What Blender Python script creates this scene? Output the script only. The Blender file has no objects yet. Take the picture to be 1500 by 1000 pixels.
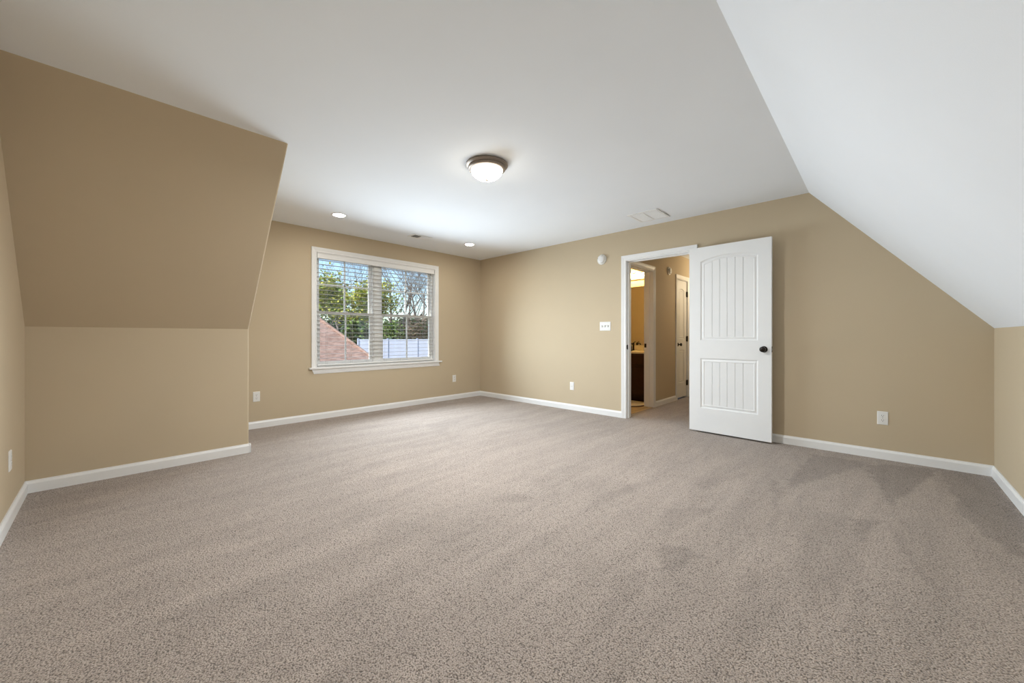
import bpy, bmesh, math, random
from mathutils import Vector, noise

scene = bpy.context.scene
COL = scene.collection
PI = math.pi
R = math.radians

# ------------------------------------------------------------------ camera, sky, sun, lights, exposure
YAW = 0.761508
CAM = Vector((5.2098, -4.6341, 1.0621))
cd = bpy.data.cameras.new('camera')
cam = bpy.data.objects.new('camera', cd)
COL.objects.link(cam)
cam.location = CAM
cam.rotation_euler = (PI / 2, 0, YAW)
cd.sensor_fit = 'HORIZONTAL'
cd.sensor_width = 36.0
cd.lens = 563.157 / 1500 * 36.0
cd.shift_y = -0.00484
cd.clip_start = 0.02
cd.clip_end = 500
scene.camera = cam

world = bpy.data.worlds.new('sky')
scene.world = world
world.use_nodes = True
wn = world.node_tree
wn.nodes.clear()
w_out = wn.nodes.new('ShaderNodeOutputWorld')
w_bg = wn.nodes.new('ShaderNodeBackground')
w_sky = wn.nodes.new('ShaderNodeTexSky')
w_sky.sky_type = 'NISHITA'
w_sky.sun_disc = False
w_sky.sun_elevation = R(38)
w_sky.sun_rotation = R(200)
w_sky.air_density = 1.0
w_sky.dust_density = 0.6
w_sky.ozone_density = 3.0
w_bg.inputs['Strength'].default_value = 0.19
wn.links.new(w_sky.outputs['Color'], w_bg.inputs['Color'])
wn.links.new(w_bg.outputs['Background'], w_out.inputs['Surface'])

sd = bpy.data.lights.new('sun', 'SUN')
sun = bpy.data.objects.new('sun', sd)
COL.objects.link(sun)
sd.energy = 3.6
sd.angle = R(0.6)
sd.color = (1.0, 0.95, 0.86)
sun.rotation_euler = Vector((0.06, 0.70, -0.55)).to_track_quat('-Z', 'Y').to_euler()
sun.location = (-5, -10, 10)

# daylight entering through the window
ad = bpy.data.lights.new('window_daylight', 'AREA')
al = bpy.data.objects.new('window_daylight', ad)
COL.objects.link(al)
ad.shape = 'RECTANGLE'
ad.size = 1.78
ad.size_y = 0.68
ad.energy = 43
ad.spread = R(138)
ad.color = (0.76, 0.89, 1.0)
al.location = (0.05, -1.891, 1.02)
al.rotation_euler = Vector((1, 0, -0.03)).to_track_quat('-Z', 'Y').to_euler()

# added hall fill light without a fitting, hidden behind the open door
hd = bpy.data.lights.new('hall_fill', 'POINT')
hl = bpy.data.objects.new('hall_fill', hd)
COL.objects.link(hl)
hd.energy = 10
hd.color = (1.0, 0.88, 0.66)
hd.shadow_soft_size = 0.10
hl.location = (3.45, 2.85, 1.95)

vs = scene.view_settings
vs.view_transform = 'Standard'
vs.look = 'None'
vs.gamma = 1.0
vs.use_curve_mapping = False
vs.exposure = 0.74

LAMP_STRENGTH = 22.0       # ceiling lamp bowl
SPOT_STRENGTH = 85.0      # recessed lights
BULB_STRENGTH = 48.0      # bathroom vanity bulbs

# ------------------------------------------------------------------ room dimensions (metres)
H = 2.44
X1, YL, YC, XA, HK = 1.031, -5.026, -3.747, 2.156, 1.1295    # left knee wall, near wall, dormer cheek
X2, XB, H2 = 5.845, 4.728, 1.1253                             # right knee wall and slope
BBH, BBT = 0.083, 0.014                                       # baseboard

# ------------------------------------------------------------------ materials
def s2l(c):
    return tuple(((v / 255) / 12.92 if v / 255 <= 0.04045 else ((v / 255 + 0.055) / 1.055) ** 2.4) for v in c)

def mat(name, rgb, rough=0.5, metal=0.0, spec=0.5, noise=0.0, nscale=30.0, bump=0.0, bscale=200.0, srgb=False):
    m = bpy.data.materials.new(name)
    m.use_nodes = True
    n = m.node_tree.nodes
    l = m.node_tree.links
    b = n['Principled BSDF']
    c = s2l(rgb) if srgb else rgb
    b.inputs['Roughness'].default_value = rough
    b.inputs['Metallic'].default_value = metal
    b.inputs['Specular IOR Level'].default_value = spec
    tc = n.new('ShaderNodeTexCoord')
    nt = n.new('ShaderNodeTexNoise')
    nt.inputs['Scale'].default_value = nscale
    nt.inputs['Detail'].default_value = 4
    l.new(tc.outputs['Object'], nt.inputs['Vector'])
    mr = n.new('ShaderNodeMapRange')
    mr.inputs['From Min'].default_value = 0.25
    mr.inputs['From Max'].default_value = 0.75
    mr.inputs['To Min'].default_value = 1 - noise
    mr.inputs['To Max'].default_value = 1 + noise
    l.new(nt.outputs['Fac'], mr.inputs['Value'])
    vm = n.new('ShaderNodeVectorMath')
    vm.operation = 'SCALE'
    vm.inputs[0].default_value = c
    l.new(mr.outputs['Result'], vm.inputs['Scale'])
    l.new(vm.outputs['Vector'], b.inputs['Base Color'])
    if bump > 0:
        n2 = n.new('ShaderNodeTexNoise')
        n2.inputs['Scale'].default_value = bscale
        n2.inputs['Detail'].default_value = 3
        l.new(tc.outputs['Object'], n2.inputs['Vector'])
        bp = n.new('ShaderNodeBump')
        bp.inputs['Strength'].default_value = bump
        bp.inputs['Distance'].default_value = 0.002
        l.new(n2.outputs['Fac'], bp.inputs['Height'])
        l.new(bp.outputs['Normal'], b.inputs['Normal'])
    return m

def emat(name, rgb, strength):
    m = bpy.data.materials.new(name)
    m.use_nodes = True
    b = m.node_tree.nodes['Principled BSDF']
    b.inputs['Base Color'].default_value = (0.85, 0.82, 0.75, 1)
    b.inputs['Roughness'].default_value = 0.3
    b.inputs['Emission Color'].default_value = (*rgb, 1)
    b.inputs['Emission Strength'].default_value = strength
    return m

M = {}
M['wall'] = mat('beige_wall_paint', (0.575, 0.472, 0.328), 0.75, spec=0.25, noise=0.015, nscale=2.0, bump=0.12, bscale=260)
M['ceil'] = mat('white_ceiling_paint', (0.875, 0.90, 0.925), 0.85, spec=0.2, noise=0.01, nscale=2.0, bump=0.08, bscale=220)
M['trim'] = mat('white_trim_paint', (0.87, 0.865, 0.85), 0.35, spec=0.5, noise=0.01, nscale=6)
M['door'] = mat('white_door_paint', (0.84, 0.84, 0.83), 0.42, spec=0.4, noise=0.01, nscale=8, bump=0.05, bscale=400)
M['vinyl'] = mat('white_window_vinyl', (0.86, 0.86, 0.84), 0.4, noise=0.01)
M['slat'] = mat('backlit_blind_slat', (0.60, 0.58, 0.55), 0.5, noise=0.02, nscale=12)  # white slats, greyed in the base colour to look shaded against the backlight
M['cord'] = mat('blind_cord', (0.55, 0.53, 0.50), 0.8)
M['plastic'] = mat('white_plastic', (0.84, 0.83, 0.80), 0.4, noise=0.01)
M['plastic_cream'] = mat('off_white_plastic', (0.74, 0.72, 0.67), 0.45, noise=0.01)
M['dark'] = mat('dark_recess', (0.02, 0.02, 0.02), 0.7)
M['grey'] = mat('grey_duct', (0.16, 0.16, 0.16), 0.7)
M['filter'] = mat('pale_filter_pad', (0.62, 0.62, 0.60), 0.9)
M['bronze'] = mat('oil_rubbed_bronze', (0.022, 0.018, 0.016), 0.28, metal=0.6, noise=0.15, nscale=60)
M['nickel'] = mat('brushed_bronze_nickel', (0.30, 0.255, 0.215), 0.45, metal=0.8, noise=0.1, nscale=80)
M['steel'] = mat('steel', (0.5, 0.48, 0.45), 0.3, metal=1.0)
M['bowl'] = emat('frosted_lamp_glass', (1.0, 0.92, 0.78), LAMP_STRENGTH)
# the frosted bowl glows brightest over its bulbs and dimmer at the rim
nb = M['bowl'].node_tree
tcb = nb.nodes.new('ShaderNodeTexCoord')
sxb = nb.nodes.new('ShaderNodeSeparateXYZ')
mrb = nb.nodes.new('ShaderNodeMapRange')
mrb.inputs['From Min'].default_value = -0.050
mrb.inputs['From Max'].default_value = -0.100
mrb.inputs['To Min'].default_value = 1.0
mrb.inputs['To Max'].default_value = LAMP_STRENGTH
nb.links.new(tcb.outputs['Object'], sxb.inputs[0])
nb.links.new(sxb.outputs['Z'], mrb.inputs['Value'])
nb.links.new(mrb.outputs['Result'], nb.nodes['Principled BSDF'].inputs['Emission Strength'])
M['spot'] = emat('recessed_lens', (1.0, 0.95, 0.86), SPOT_STRENGTH)
M['bulb'] = emat('globe_bulb_glass', (1.0, 0.68, 0.25), BULB_STRENGTH)
M['cherry'] = mat('dark_cherry_wood', (0.028, 0.006, 0.004), 0.35, noise=0.35, nscale=14)
M['marble'] = mat('cream_cultured_marble', (0.78, 0.70, 0.54), 0.2, noise=0.05, nscale=9)
M['rug'] = mat('cream_rug_pile', (0.66, 0.58, 0.44), 0.95, noise=0.12, nscale=120, bump=0.6, bscale=300)
M['rugedge'] = mat('brown_rug_binding', (0.10, 0.035, 0.02), 0.9)
M['mirror'] = mat('silvered_mirror', (0.85, 0.85, 0.83), 0.02, metal=1.0)
M['fence'] = mat('sky_tinted_fence_vinyl', (0.50, 0.53, 0.65), 0.5, noise=0.03, nscale=2)  # white vinyl with the sky's bluish cast mixed into its colour
M['bark'] = mat('grey_brown_bark', (0.22, 0.18, 0.165), 0.9, noise=0.3, nscale=8)
M['barkpale'] = mat('pale_bark', (0.40, 0.35, 0.28), 0.9, noise=0.3, nscale=8)
M['leaf_y'] = mat('yellow_green_leaf', (0.52, 0.50, 0.08), 0.6, noise=0.45, nscale=1.7)
M['leaf_g'] = mat('green_leaf', (0.20, 0.29, 0.05), 0.6, noise=0.5, nscale=1.7)
M['leaf_d'] = mat('dark_evergreen_leaf', (0.045, 0.085, 0.03), 0.6, noise=0.5, nscale=1.7)
M['leaf_b'] = mat('dry_brown_twig', (0.17, 0.12, 0.08), 0.8, noise=0.4, nscale=1.7)
M['earth'] = mat('dry_lawn', (0.09, 0.075, 0.045), 0.95, noise=0.3, nscale=1.2)
M['siding'] = mat('pale_house_siding', (0.62, 0.58, 0.50), 0.6, noise=0.03, nscale=3)

# glass that passes light straight through with a faint reflection
m = bpy.data.materials.new('window_glass')
m.use_nodes = True
n = m.node_tree.nodes
n.clear()
o_ = n.new('ShaderNodeOutputMaterial')
mx = n.new('ShaderNodeMixShader')
tr = n.new('ShaderNodeBsdfTransparent')
gl = n.new('ShaderNodeBsdfGlossy')
gl.inputs['Roughness'].default_value = 0.02
tr.inputs['Color'].default_value = (0.96, 0.98, 0.97, 1)
mx.inputs['Fac'].default_value = 0.05
m.node_tree.links.new(tr.outputs[0], mx.inputs[1])
m.node_tree.links.new(gl.outputs[0], mx.inputs[2])
m.node_tree.links.new(mx.outputs[0], o_.inputs[0])
M['glass'] = m

# carpet: mottled cut pile with vacuum tracks held in the "pile" attribute
def carpet_material():
    m = bpy.data.materials.new('beige_cut_pile_carpet')
    m.use_nodes = True
    n = m.node_tree.nodes
    l = m.node_tree.links
    b = n['Principled BSDF']
    b.inputs['Roughness'].default_value = 1.0
    b.inputs['Specular IOR Level'].default_value = 0.05
    b.inputs['Sheen Weight'].default_value = 0.15
    b.inputs['Sheen Roughness'].default_value = 0.6
    tc = n.new('ShaderNodeTexCoord')
    n1 = n.new('ShaderNodeTexNoise')
    n1.inputs['Scale'].default_value = 190
    n1.inputs['Detail'].default_value = 3
    n1.inputs['Roughness'].default_value = 0.6
    l.new(tc.outputs['Object'], n1.inputs['Vector'])
    v1 = n.new('ShaderNodeTexVoronoi')
    v1.inputs['Scale'].default_value = 165
    l.new(tc.outputs['Object'], v1.inputs['Vector'])
    r1 = n.new('ShaderNodeValToRGB')
    e = r1.color_ramp.elements
    e[0].position = 0.34
    e[0].color = (*s2l((104, 94, 87)), 1)
    e[1].position = 0.60
    e[1].color = (*s2l((190, 176, 165)), 1)
    k = r1.color_ramp.elements.new(0.45)
    k.color = (*s2l((167, 153, 142)), 1)
    tf = n.new('ShaderNodeMath')
    tf.operation = 'MULTIPLY_ADD'          # shade between the tufts, darkened into the carpet colour
    tf.inputs[1].default_value = -0.30
    l.new(v1.outputs['Distance'], tf.inputs[0])
    tn = n.new('ShaderNodeMath')
    tn.operation = 'ADD'
    tn.inputs[1].default_value = 0.13
    l.new(n1.outputs['Fac'], tn.inputs[0])
    l.new(tn.outputs[0], tf.inputs[2])
    l.new(tf.outputs[0], r1.inputs['Fac'])
    n3 = n.new('ShaderNodeTexNoise')
    n3.inputs['Scale'].default_value = 1.3
    n3.inputs['Detail'].default_value = 3
    l.new(tc.outputs['Object'], n3.inputs['Vector'])
    mr = n.new('ShaderNodeMapRange')
    mr.inputs['From Min'].default_value = 0.3
    mr.inputs['From Max'].default_value = 0.7
    mr.inputs['To Min'].default_value = 0.96
    mr.inputs['To Max'].default_value = 1.04
    l.new(n3.outputs['Fac'], mr.inputs['Value'])
    at = n.new('ShaderNodeAttribute')
    at.attribute_name = 'pile'
    mu = n.new('ShaderNodeMath')
    mu.operation = 'MULTIPLY'
    l.new(mr.outputs['Result'], mu.inputs[0])
    l.new(at.outputs['Fac'], mu.inputs[1])
    # fine brushed streaks along the vacuum passes
    mp = n.new('ShaderNodeMapping')
    mp.inputs['Scale'].default_value = (7.0, 1.1, 1.0)
    mp.inputs['Rotation'].default_value = (0, 0, R(6))
    l.new(tc.outputs['Object'], mp.inputs['Vector'])
    n4 = n.new('ShaderNodeTexNoise')
    n4.inputs['Scale'].default_value = 1.6
    n4.inputs['Detail'].default_value = 5
    n4.inputs['Distortion'].default_value = 0.6
    l.new(mp.outputs['Vector'], n4.inputs['Vector'])
    m4 = n.new('ShaderNodeMapRange')
    m4.inputs['From Min'].default_value = 0.35
    m4.inputs['From Max'].default_value = 0.62
    m4.inputs['To Min'].default_value = 0.915
    m4.inputs['To Max'].default_value = 1.035
    l.new(n4.outputs['Fac'], m4.inputs['Value'])
    mu2 = n.new('ShaderNodeMath')
    mu2.operation = 'MULTIPLY'
    l.new(mu.outputs[0], mu2.inputs[0])
    l.new(m4.outputs['Result'], mu2.inputs[1])
    sc = n.new('ShaderNodeVectorMath')
    sc.operation = 'SCALE'
    l.new(r1.outputs['Color'], sc.inputs[0])
    l.new(mu2.outputs[0], sc.inputs['Scale'])
    l.new(sc.outputs['Vector'], b.inputs['Base Color'])
    ad_ = n.new('ShaderNodeMath')
    ad_.operation = 'SUBTRACT'
    l.new(n1.outputs['Fac'], ad_.inputs[0])
    l.new(v1.outputs['Distance'], ad_.inputs[1])
    bp = n.new('ShaderNodeBump')
    bp.inputs['Strength'].default_value = 0.6
    bp.inputs['Distance'].default_value = 0.006
    l.new(ad_.outputs[0], bp.inputs['Height'])
    l.new(bp.outputs['Normal'], b.inputs['Normal'])
    return m
M['carpet'] = carpet_material()

def shingle_material():
    m = bpy.data.materials.new('red_brown_shingles')
    m.use_nodes = True
    n = m.node_tree.nodes
    l = m.node_tree.links
    b = n['Principled BSDF']
    b.inputs['Roughness'].default_value = 0.95
    tc = n.new('ShaderNodeTexCoord')
    mp = n.new('ShaderNodeMapping')
    mp.inputs['Scale'].default_value = (1.2, 1.2, 6.0)
    l.new(tc.outputs['Object'], mp.inputs['Vector'])
    n1 = n.new('ShaderNodeTexNoise')
    n1.inputs['Scale'].default_value = 3.5
    n1.inputs['Detail'].default_value = 4
    l.new(mp.outputs['Vector'], n1.inputs['Vector'])
    r1 = n.new('ShaderNodeValToRGB')
    e = r1.color_ramp.elements
    e[0].position = 0.35
    e[0].color = (0.30, 0.17, 0.13, 1)
    e[1].position = 0.68
    e[1].color = (0.58, 0.37, 0.29, 1)
    l.new(n1.outputs['Fac'], r1.inputs['Fac'])
    l.new(r1.outputs['Color'], b.inputs['Base Color'])
    return m
M['shingle'] = shingle_material()

def tile_material():
    m = bpy.data.materials.new('tan_bathroom_vinyl')
    m.use_nodes = True
    n = m.node_tree.nodes
    l = m.node_tree.links
    b = n['Principled BSDF']
    b.inputs['Roughness'].default_value = 0.4
    tc = n.new('ShaderNodeTexCoord')
    br = n.new('ShaderNodeTexBrick')
    br.offset = 0.0
    br.inputs['Scale'].default_value = 1.0
    br.inputs['Brick Width'].default_value = 0.3
    br.inputs['Row Height'].default_value = 0.3
    br.inputs['Mortar Size'].default_value = 0.006
    br.inputs['Color1'].default_value = (0.50, 0.36, 0.19, 1)
    br.inputs['Color2'].default_value = (0.45, 0.32, 0.17, 1)
    br.inputs['Mortar'].default_value = (0.30, 0.21, 0.12, 1)
    l.new(tc.outputs['Object'], br.inputs['Vector'])
    l.new(br.outputs['Color'], b.inputs['Base Color'])
    return m
M['tile'] = tile_material()

# ------------------------------------------------------------------ mesh helper
class MB:
    def __init__(s):
        s.v = []
        s.f = []
        s.mi = []

    def quad(s, a, b, c, d, mi=0):
        k = len(s.v)
        s.v += [tuple(a), tuple(b), tuple(c), tuple(d)]
        s.f.append((k, k + 1, k + 2, k + 3))
        s.mi.append(mi)

    def box(s, a, b, mi=0):
        (x0, y0, z0), (x1, y1, z1) = a, b
        k = len(s.v)
        s.v += [(x0, y0, z0), (x1, y0, z0), (x1, y1, z0), (x0, y1, z0), (x0, y0, z1), (x1, y0, z1), (x1, y1, z1), (x0, y1, z1)]
        for q in ((0, 3, 2, 1), (4, 5, 6, 7), (0, 1, 5, 4), (1, 2, 6, 5), (2, 3, 7, 6), (3, 0, 4, 7)):
            s.f.append(tuple(k + i for i in q))
            s.mi.append(mi)

    def prism(s, pts, d, mi=0):
        """closed prism: polygon pts (3-D) swept along vector d"""
        k = len(s.v)
        n = len(pts)
        d = Vector(d)
        s.v += [tuple(p) for p in pts] + [tuple(Vector(p) + d) for p in pts]
        s.f.append(tuple(k + i for i in range(n))[::-1])
        s.f.append(tuple(k + n + i for i in range(n)))
        s.mi += [mi, mi]
        for i in range(n):
            j = (i + 1) % n
            s.f.append((k + i, k + j, k + n + j, k + n + i))
            s.mi.append(mi)

    def lathe(s, prof, origin=(0, 0, 0), axis=(0, 0, 1), seg=32, mi=0):
        """prof: list of (radius, height along axis)"""
        ax = Vector(axis).normalized()
        t = Vector((1, 0, 0)) if abs(ax.x) < 0.9 else Vector((0, 1, 0))
        u = ax.cross(t).normalized()
        w = ax.cross(u)
        o = Vector(origin)
        k = len(s.v)
        rings = []
        for r, h in prof:
            if r < 1e-6:
                s.v.append(tuple(o + ax * h))
                rings.append([len(s.v) - 1])
            else:
                ring = []
                for i in range(seg):
                    a = 2 * PI * i / seg
                    s.v.append(tuple(o + ax * h + (u * math.cos(a) + w * math.sin(a)) * r))
                    ring.append(len(s.v) - 1)
                rings.append(ring)
        for a, b in zip(rings, rings[1:]):
            for i in range(seg):
                j = (i + 1) % seg
                if len(a) == 1 and len(b) == 1:
                    continue
                if len(a) == 1:
                    s.f.append((a[0], b[j], b[i]))
                elif len(b) == 1:
                    s.f.append((a[i], a[j], b[0]))
                else:
                    s.f.append((a[i], a[j], b[j], b[i]))
                s.mi.append(mi)

    def tube(s, pts, rad, seg=8, mi=0, cap=True):
        pts = [Vector(p) for p in pts]
        if not isinstance(rad, (list, tuple)):
            rad = [rad] * len(pts)
        rings = []
        for i, p in enumerate(pts):
            d = (pts[min(i + 1, len(pts) - 1)] - pts[max(i - 1, 0)]).normalized()
            t = Vector((0, 0, 1)) if abs(d.z) < 0.9 else Vector((1, 0, 0))
            u = d.cross(t).normalized()
            w = d.cross(u)
            ring = []
            for q in range(seg):
                a = 2 * PI * q / seg
                s.v.append(tuple(p + (u * math.cos(a) + w * math.sin(a)) * rad[i]))
                ring.append(len(s.v) - 1)
            rings.append(ring)
        for a, b in zip(rings, rings[1:]):
            for i in range(seg):
                j = (i + 1) % seg
                s.f.append((a[i], a[j], b[j], b[i]))
                s.mi.append(mi)
        if cap:
            s.f.append(tuple(rings[0][::-1]))
            s.f.append(tuple(rings[-1]))
            s.mi += [mi, mi]

    def build(s, name, mats, parent=None, loc=None, smooth=False, bevel=0.0, merge=True):
        """one mesh object. Vertices are given in the parent's frame (or the world); loc moves the origin only."""
        if not isinstance(mats, (list, tuple)):
            mats = [mats]
        off = Vector(loc) if loc is not None else Vector((0, 0, 0))
        me = bpy.data.meshes.new(name)
        me.from_pydata([tuple(Vector(v) - off) for v in s.v], [], s.f)
        for mm in mats:
            me.materials.append(mm)
        for p, i in zip(me.polygons, s.mi):
            p.material_index = i
        bm = bmesh.new()
        bm.from_mesh(me)
        if merge:
            bmesh.ops.remove_doubles(bm, verts=bm.verts, dist=1e-6)
        bmesh.ops.recalc_face_normals(bm, faces=bm.faces)
        bm.to_mesh(me)
        bm.free()
        ob = bpy.data.objects.new(name, me)
        COL.objects.link(ob)
        ob.location = off
        if parent is not None:
            ob.parent = parent
        if smooth:
            for p in me.polygons:
                p.use_smooth = True
            me.set_sharp_from_angle(angle=R(40))
        if bevel > 0:
            bv = ob.modifiers.new('bevel', 'BEVEL')
            bv.width = bevel
            bv.segments = 2
            bv.limit_method = 'ANGLE'
            bv.angle_limit = R(40)
        return ob

def tag(o, label, cat, group=None, kind=None):
    o['label'] = label
    o['category'] = cat
    if group:
        o['group'] = group
    if kind:
        o['kind'] = kind
    return o

def empty(name, loc=(0, 0, 0), rz=0.0):
    o = bpy.data.objects.new(name, None)
    o.empty_display_size = 0.1
    COL.objects.link(o)
    o.location = loc
    o.rotation_euler = (0, 0, rz)
    return o

def copy_tree(o, parent=None):
    c = o.copy()
    COL.objects.link(c)
    if parent is not None:
        c.parent = parent
    for ch in list(o.children):
        copy_tree(ch, c)
    return c

def struct(o, label, cat):
    return tag(o, label, cat, kind='structure')

# ------------------------------------------------------------------ floor with vacuum tracks
def in_poly(x, y, P):
    c = False
    j = len(P) - 1
    for i in range(len(P)):
        if (P[i][1] > y) != (P[j][1] > y) and x < (P[j][0] - P[i][0]) * (y - P[i][1]) / (P[j][1] - P[i][1]) + P[i][0]:
            c = not c
        j = i
    return c

TRACKS = [   # (patch of pile brushed another way, brightness factor)
    ([(4.79, -0.23), (5.11, -0.24), (5.09, -0.45), (4.73, -1.40), (4.74, -0.94)], 0.88),
    ([(5.16, -0.53), (5.14, -0.29), (5.53, -0.02), (5.52, -0.23), (5.27, -1.24)], 0.85),
    ([(5.55, -0.01), (5.83, -0.04), (5.83, -0.93), (5.72, -1.59), (5.66, -1.60), (5.56, -1.07), (5.58, -0.74)], 0.85),
    ([(5.10, -1.65), (5.25, -1.53), (5.18, -1.76), (5.13, -1.98)], 0.88),
    ([(5.25, -1.60), (5.28, -1.71), (5.42, -2.31), (5.40, -2.32), (5.32, -2.06), (5.25, -1.72)], 0.92),
    ([(4.57, -1.03), (4.70, -1.39), (4.75, -1.67), (4.80, -2.07), (4.81, -2.31), (4.76, -1.97), (4.69, -1.55)], 0.91),
    ([(4.41, -2.71), (4.49, -2.62), (4.60, -2.64), (4.56, -2.76), (4.49, -2.93)], 0.88),
    ([(4.26, -2.26), (4.51, -2.02), (4.44, -2.27), (4.41, -2.44), (4.41, -2.66)], 0.93),
    ([(4.25, -1.68), (4.29, -1.53), (4.51, -1.11), (4.40, -1.58), (4.31, -1.82)], 0.93),
    ([(4.76, -2.60), (4.84, -2.63), (4.83, -2.82), (4.79, -2.76)], 0.93),
    ([(4.35, -3.07), (4.46, -2.94), (4.49, -3.09), (4.47, -3.29)], 0.94),
    ([(5.12, -2.17), (5.15, -2.14), (5.18, -2.44), (5.16, -2.36)], 0.94),
    ([(4.88, -1.61), (5.05, -0.80), (5.26, -1.31), (5.55, -1.07), (5.43, -1.33), (5.25, -1.51), (5.10, -1.63)], 1.03),
    ([(5.25, -1.25), (5.52, -0.26), (5.57, -0.81), (5.56, -1.02)], 1.04),
    ([(4.74, -1.42), (5.09, -0.47), (5.14, -0.52), (5.25, -1.25), (5.10, -1.60), (4.79, -1.79)], 1.03),
    ([(4.46, -1.20), (4.78, -0.35), (4.71, -0.92), (4.70, -1.36), (4.58, -1.05)], 1.02),
    ([(3.33, -2.86), (3.41, -2.73), (3.58, -2.69), (3.59, -2.77), (3.42, -2.94)], 0.92),
    ([(3.37, -2.58), (3.31, -2.03), (3.53, -1.92), (3.57, -2.36), (3.55, -2.52)], 0.95),
    ([(3.70, -2.27), (3.85, -1.98), (4.00, -2.12), (3.97, -2.44), (3.95, -2.57)], 0.95),
    ([(3.59, -2.60), (3.59, -2.41), (3.66, -2.57), (3.66, -2.95), (3.65, -3.01)], 0.94),
    ([(3.16, -3.47), (3.37, -3.41), (3.56, -3.31), (3.62, -3.17), (3.59, -3.49), (3.34, -3.73)], 0.96),
    ([(1.27, -2.00), (1.27, -1.22), (1.57, -1.90), (2.08, -2.22), (1.69, -2.14)], 0.95),
    ([(2.00, -2.16), (1.73, -1.35), (2.08, -1.23), (2.32, -2.27)], 1.03),
    ([(2.22, -3.29), (2.04, -2.26), (2.31, -2.33), (2.66, -3.12)], 1.03),
    ([(3.93, -2.02), (4.02, -1.75), (4.05, -1.93), (3.89, -2.41)], 0.95),
    ([(3.79, -4.36), (3.82, -4.11), (3.86, -4.09), (3.84, -4.31)], 1.05),
    ([(3.18, -4.52), (3.16, -4.36), (3.20, -4.34), (3.22, -4.48)], 1.04),
    ([(3.37, -4.36), (3.42, -4.06), (3.45, -4.05), (3.42, -4.33)], 1.04),
    ([(2.86, -4.28), (2.85, -4.02), (2.91, -4.01), (2.93, -4.25)], 1.04),
    ([(3.52, -4.30), (3.54, -4.09), (3.57, -4.09), (3.57, -4.28)], 0.95),
    ([(3.41, -4.26), (3.46, -4.08), (3.54, -4.09), (3.50, -4.23)], 0.95),
]

def pile(x, y):
    v = 1.0
    # long passes of the vacuum, running the length of the room
    w = x + 0.05 * math.sin(y * 1.7) + 0.03 * math.sin(y * 4.1 + 1.0)
    s = math.sin(w * 2 * PI / 0.34 + 0.6 * math.sin(w * 3.1))
    v += 0.035 * max(-1.0, min(1.0, s * 3.0)) * (0.55 + 0.45 * math.sin(y * 2.3 + x * 1.3))
    wx = x + 0.030 * noise.noise(Vector((x * 9, y * 9, 0))) + 0.015 * noise.noise(Vector((x * 25, y * 25, 4)))
    wy = y + 0.030 * noise.noise(Vector((x * 9, y * 9, 7))) + 0.015 * noise.noise(Vector((x * 25, y * 25, 9)))
    for P, k in TRACKS:
        if in_poly(wx, wy, P):
            v *= k ** 1.5
    return v

def make_floor():
    nx, ny = 236, 204
    x0, x1, y0, y1 = -0.05, 5.85, -5.03, 0.06
    vs_, fs, col = [], [], []
    for j in range(ny + 1):
        for i in range(nx + 1):
            x = x0 + (x1 - x0) * i / nx
            y = y0 + (y1 - y0) * j / ny
            vs_.append((x, y, 0.0))
            col.append(pile(x, y))
    for j in range(ny):
        for i in range(nx):
            k = j * (nx + 1) + i
            fs.append((k, k + 1, k + nx + 2, k + nx + 1))
    k = len(vs_)
    # the hall carpet carries on through the doorway
    for (a, b, c, d) in (((2.76, 0.06), (3.80, 0.06), (3.80, 3.30), (2.76, 3.30)),):
        vs_ += [(*a, 0), (*b, 0), (*c, 0), (*d, 0)]
        fs.append((k, k + 1, k + 2, k + 3))
        col += [0.97] * 4
    me = bpy.data.meshes.new('floor')
    me.from_pydata(vs_, [], fs)
    at = me.attributes.new('pile', 'FLOAT', 'POINT')
    at.data.foreach_set('value', col)
    me.materials.append(M['carpet'])
    o = bpy.data.objects.new('floor', me)
    COL.objects.link(o)
    return struct(o, 'beige cut pile carpet with vacuum tracks covering the room', 'carpet')
make_floor()

b = MB()
b.box((-0.2, YL - 0.15, -0.25), (X2 + 0.15, 0.06, -0.01))
b.box((0.6, 0.06, -0.25), (3.9, 3.45, -0.01))
struct(b.build('floor_slab', M['dark']), 'slab under the carpet', 'floor')

# ------------------------------------------------------------------ ceilings and walls
b = MB()
b.box((-0.15, YL - 0.12, H), (XB, 0.12, H + 0.12))
struct(b.build('ceiling', M['ceil']), 'flat white ceiling with the lamps', 'ceiling')
b = MB()
b.prism([(XB, YL - 0.12, H), (X2 + 0.1, YL - 0.12, H2 - 0.1 * (H - H2) / (X2 - XB)), (X2 + 0.1, YL - 0.12, H2 + 0.2), (XB, YL - 0.12, H + 0.12)], (0, -YL + 0.12 + 0.05, 0))
struct(b.build('ceiling_slope', M['ceil']), 'white sloping ceiling on the right', 'ceiling')

# door wall (y = 0) with its doorway
DX0, DX1, DZ = 2.822, 3.672, 2.055       # rough opening
b = MB()
b.box((-0.15, 0, 0), (DX0, 0.12, 2.5))
b.box((DX1, 0, 0), (X2 + 0.15, 0.12, 2.5))
b.box((DX0, 0, DZ), (DX1, 0.12, 2.5))
struct(b.build('wall_door', M['wall']), 'beige wall with the open white door', 'wall')

# window wall (x = 0) with its opening
WY0, WY1, WZ0, WZ1 = -2.805, -0.977, 0.655, 2.15
b = MB()
b.box((-0.15, -4.0, 0), (0, WY0, H))
b.box((-0.15, WY1, 0), (0, 0.0, H))
b.box((-0.15, WY0, 0), (0, WY1, WZ0))
b.box((-0.15, WY0, WZ1), (0, WY1, H))
struct(b.build('wall_window', M['wall']), 'beige wall holding the double window', 'wall')

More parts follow.
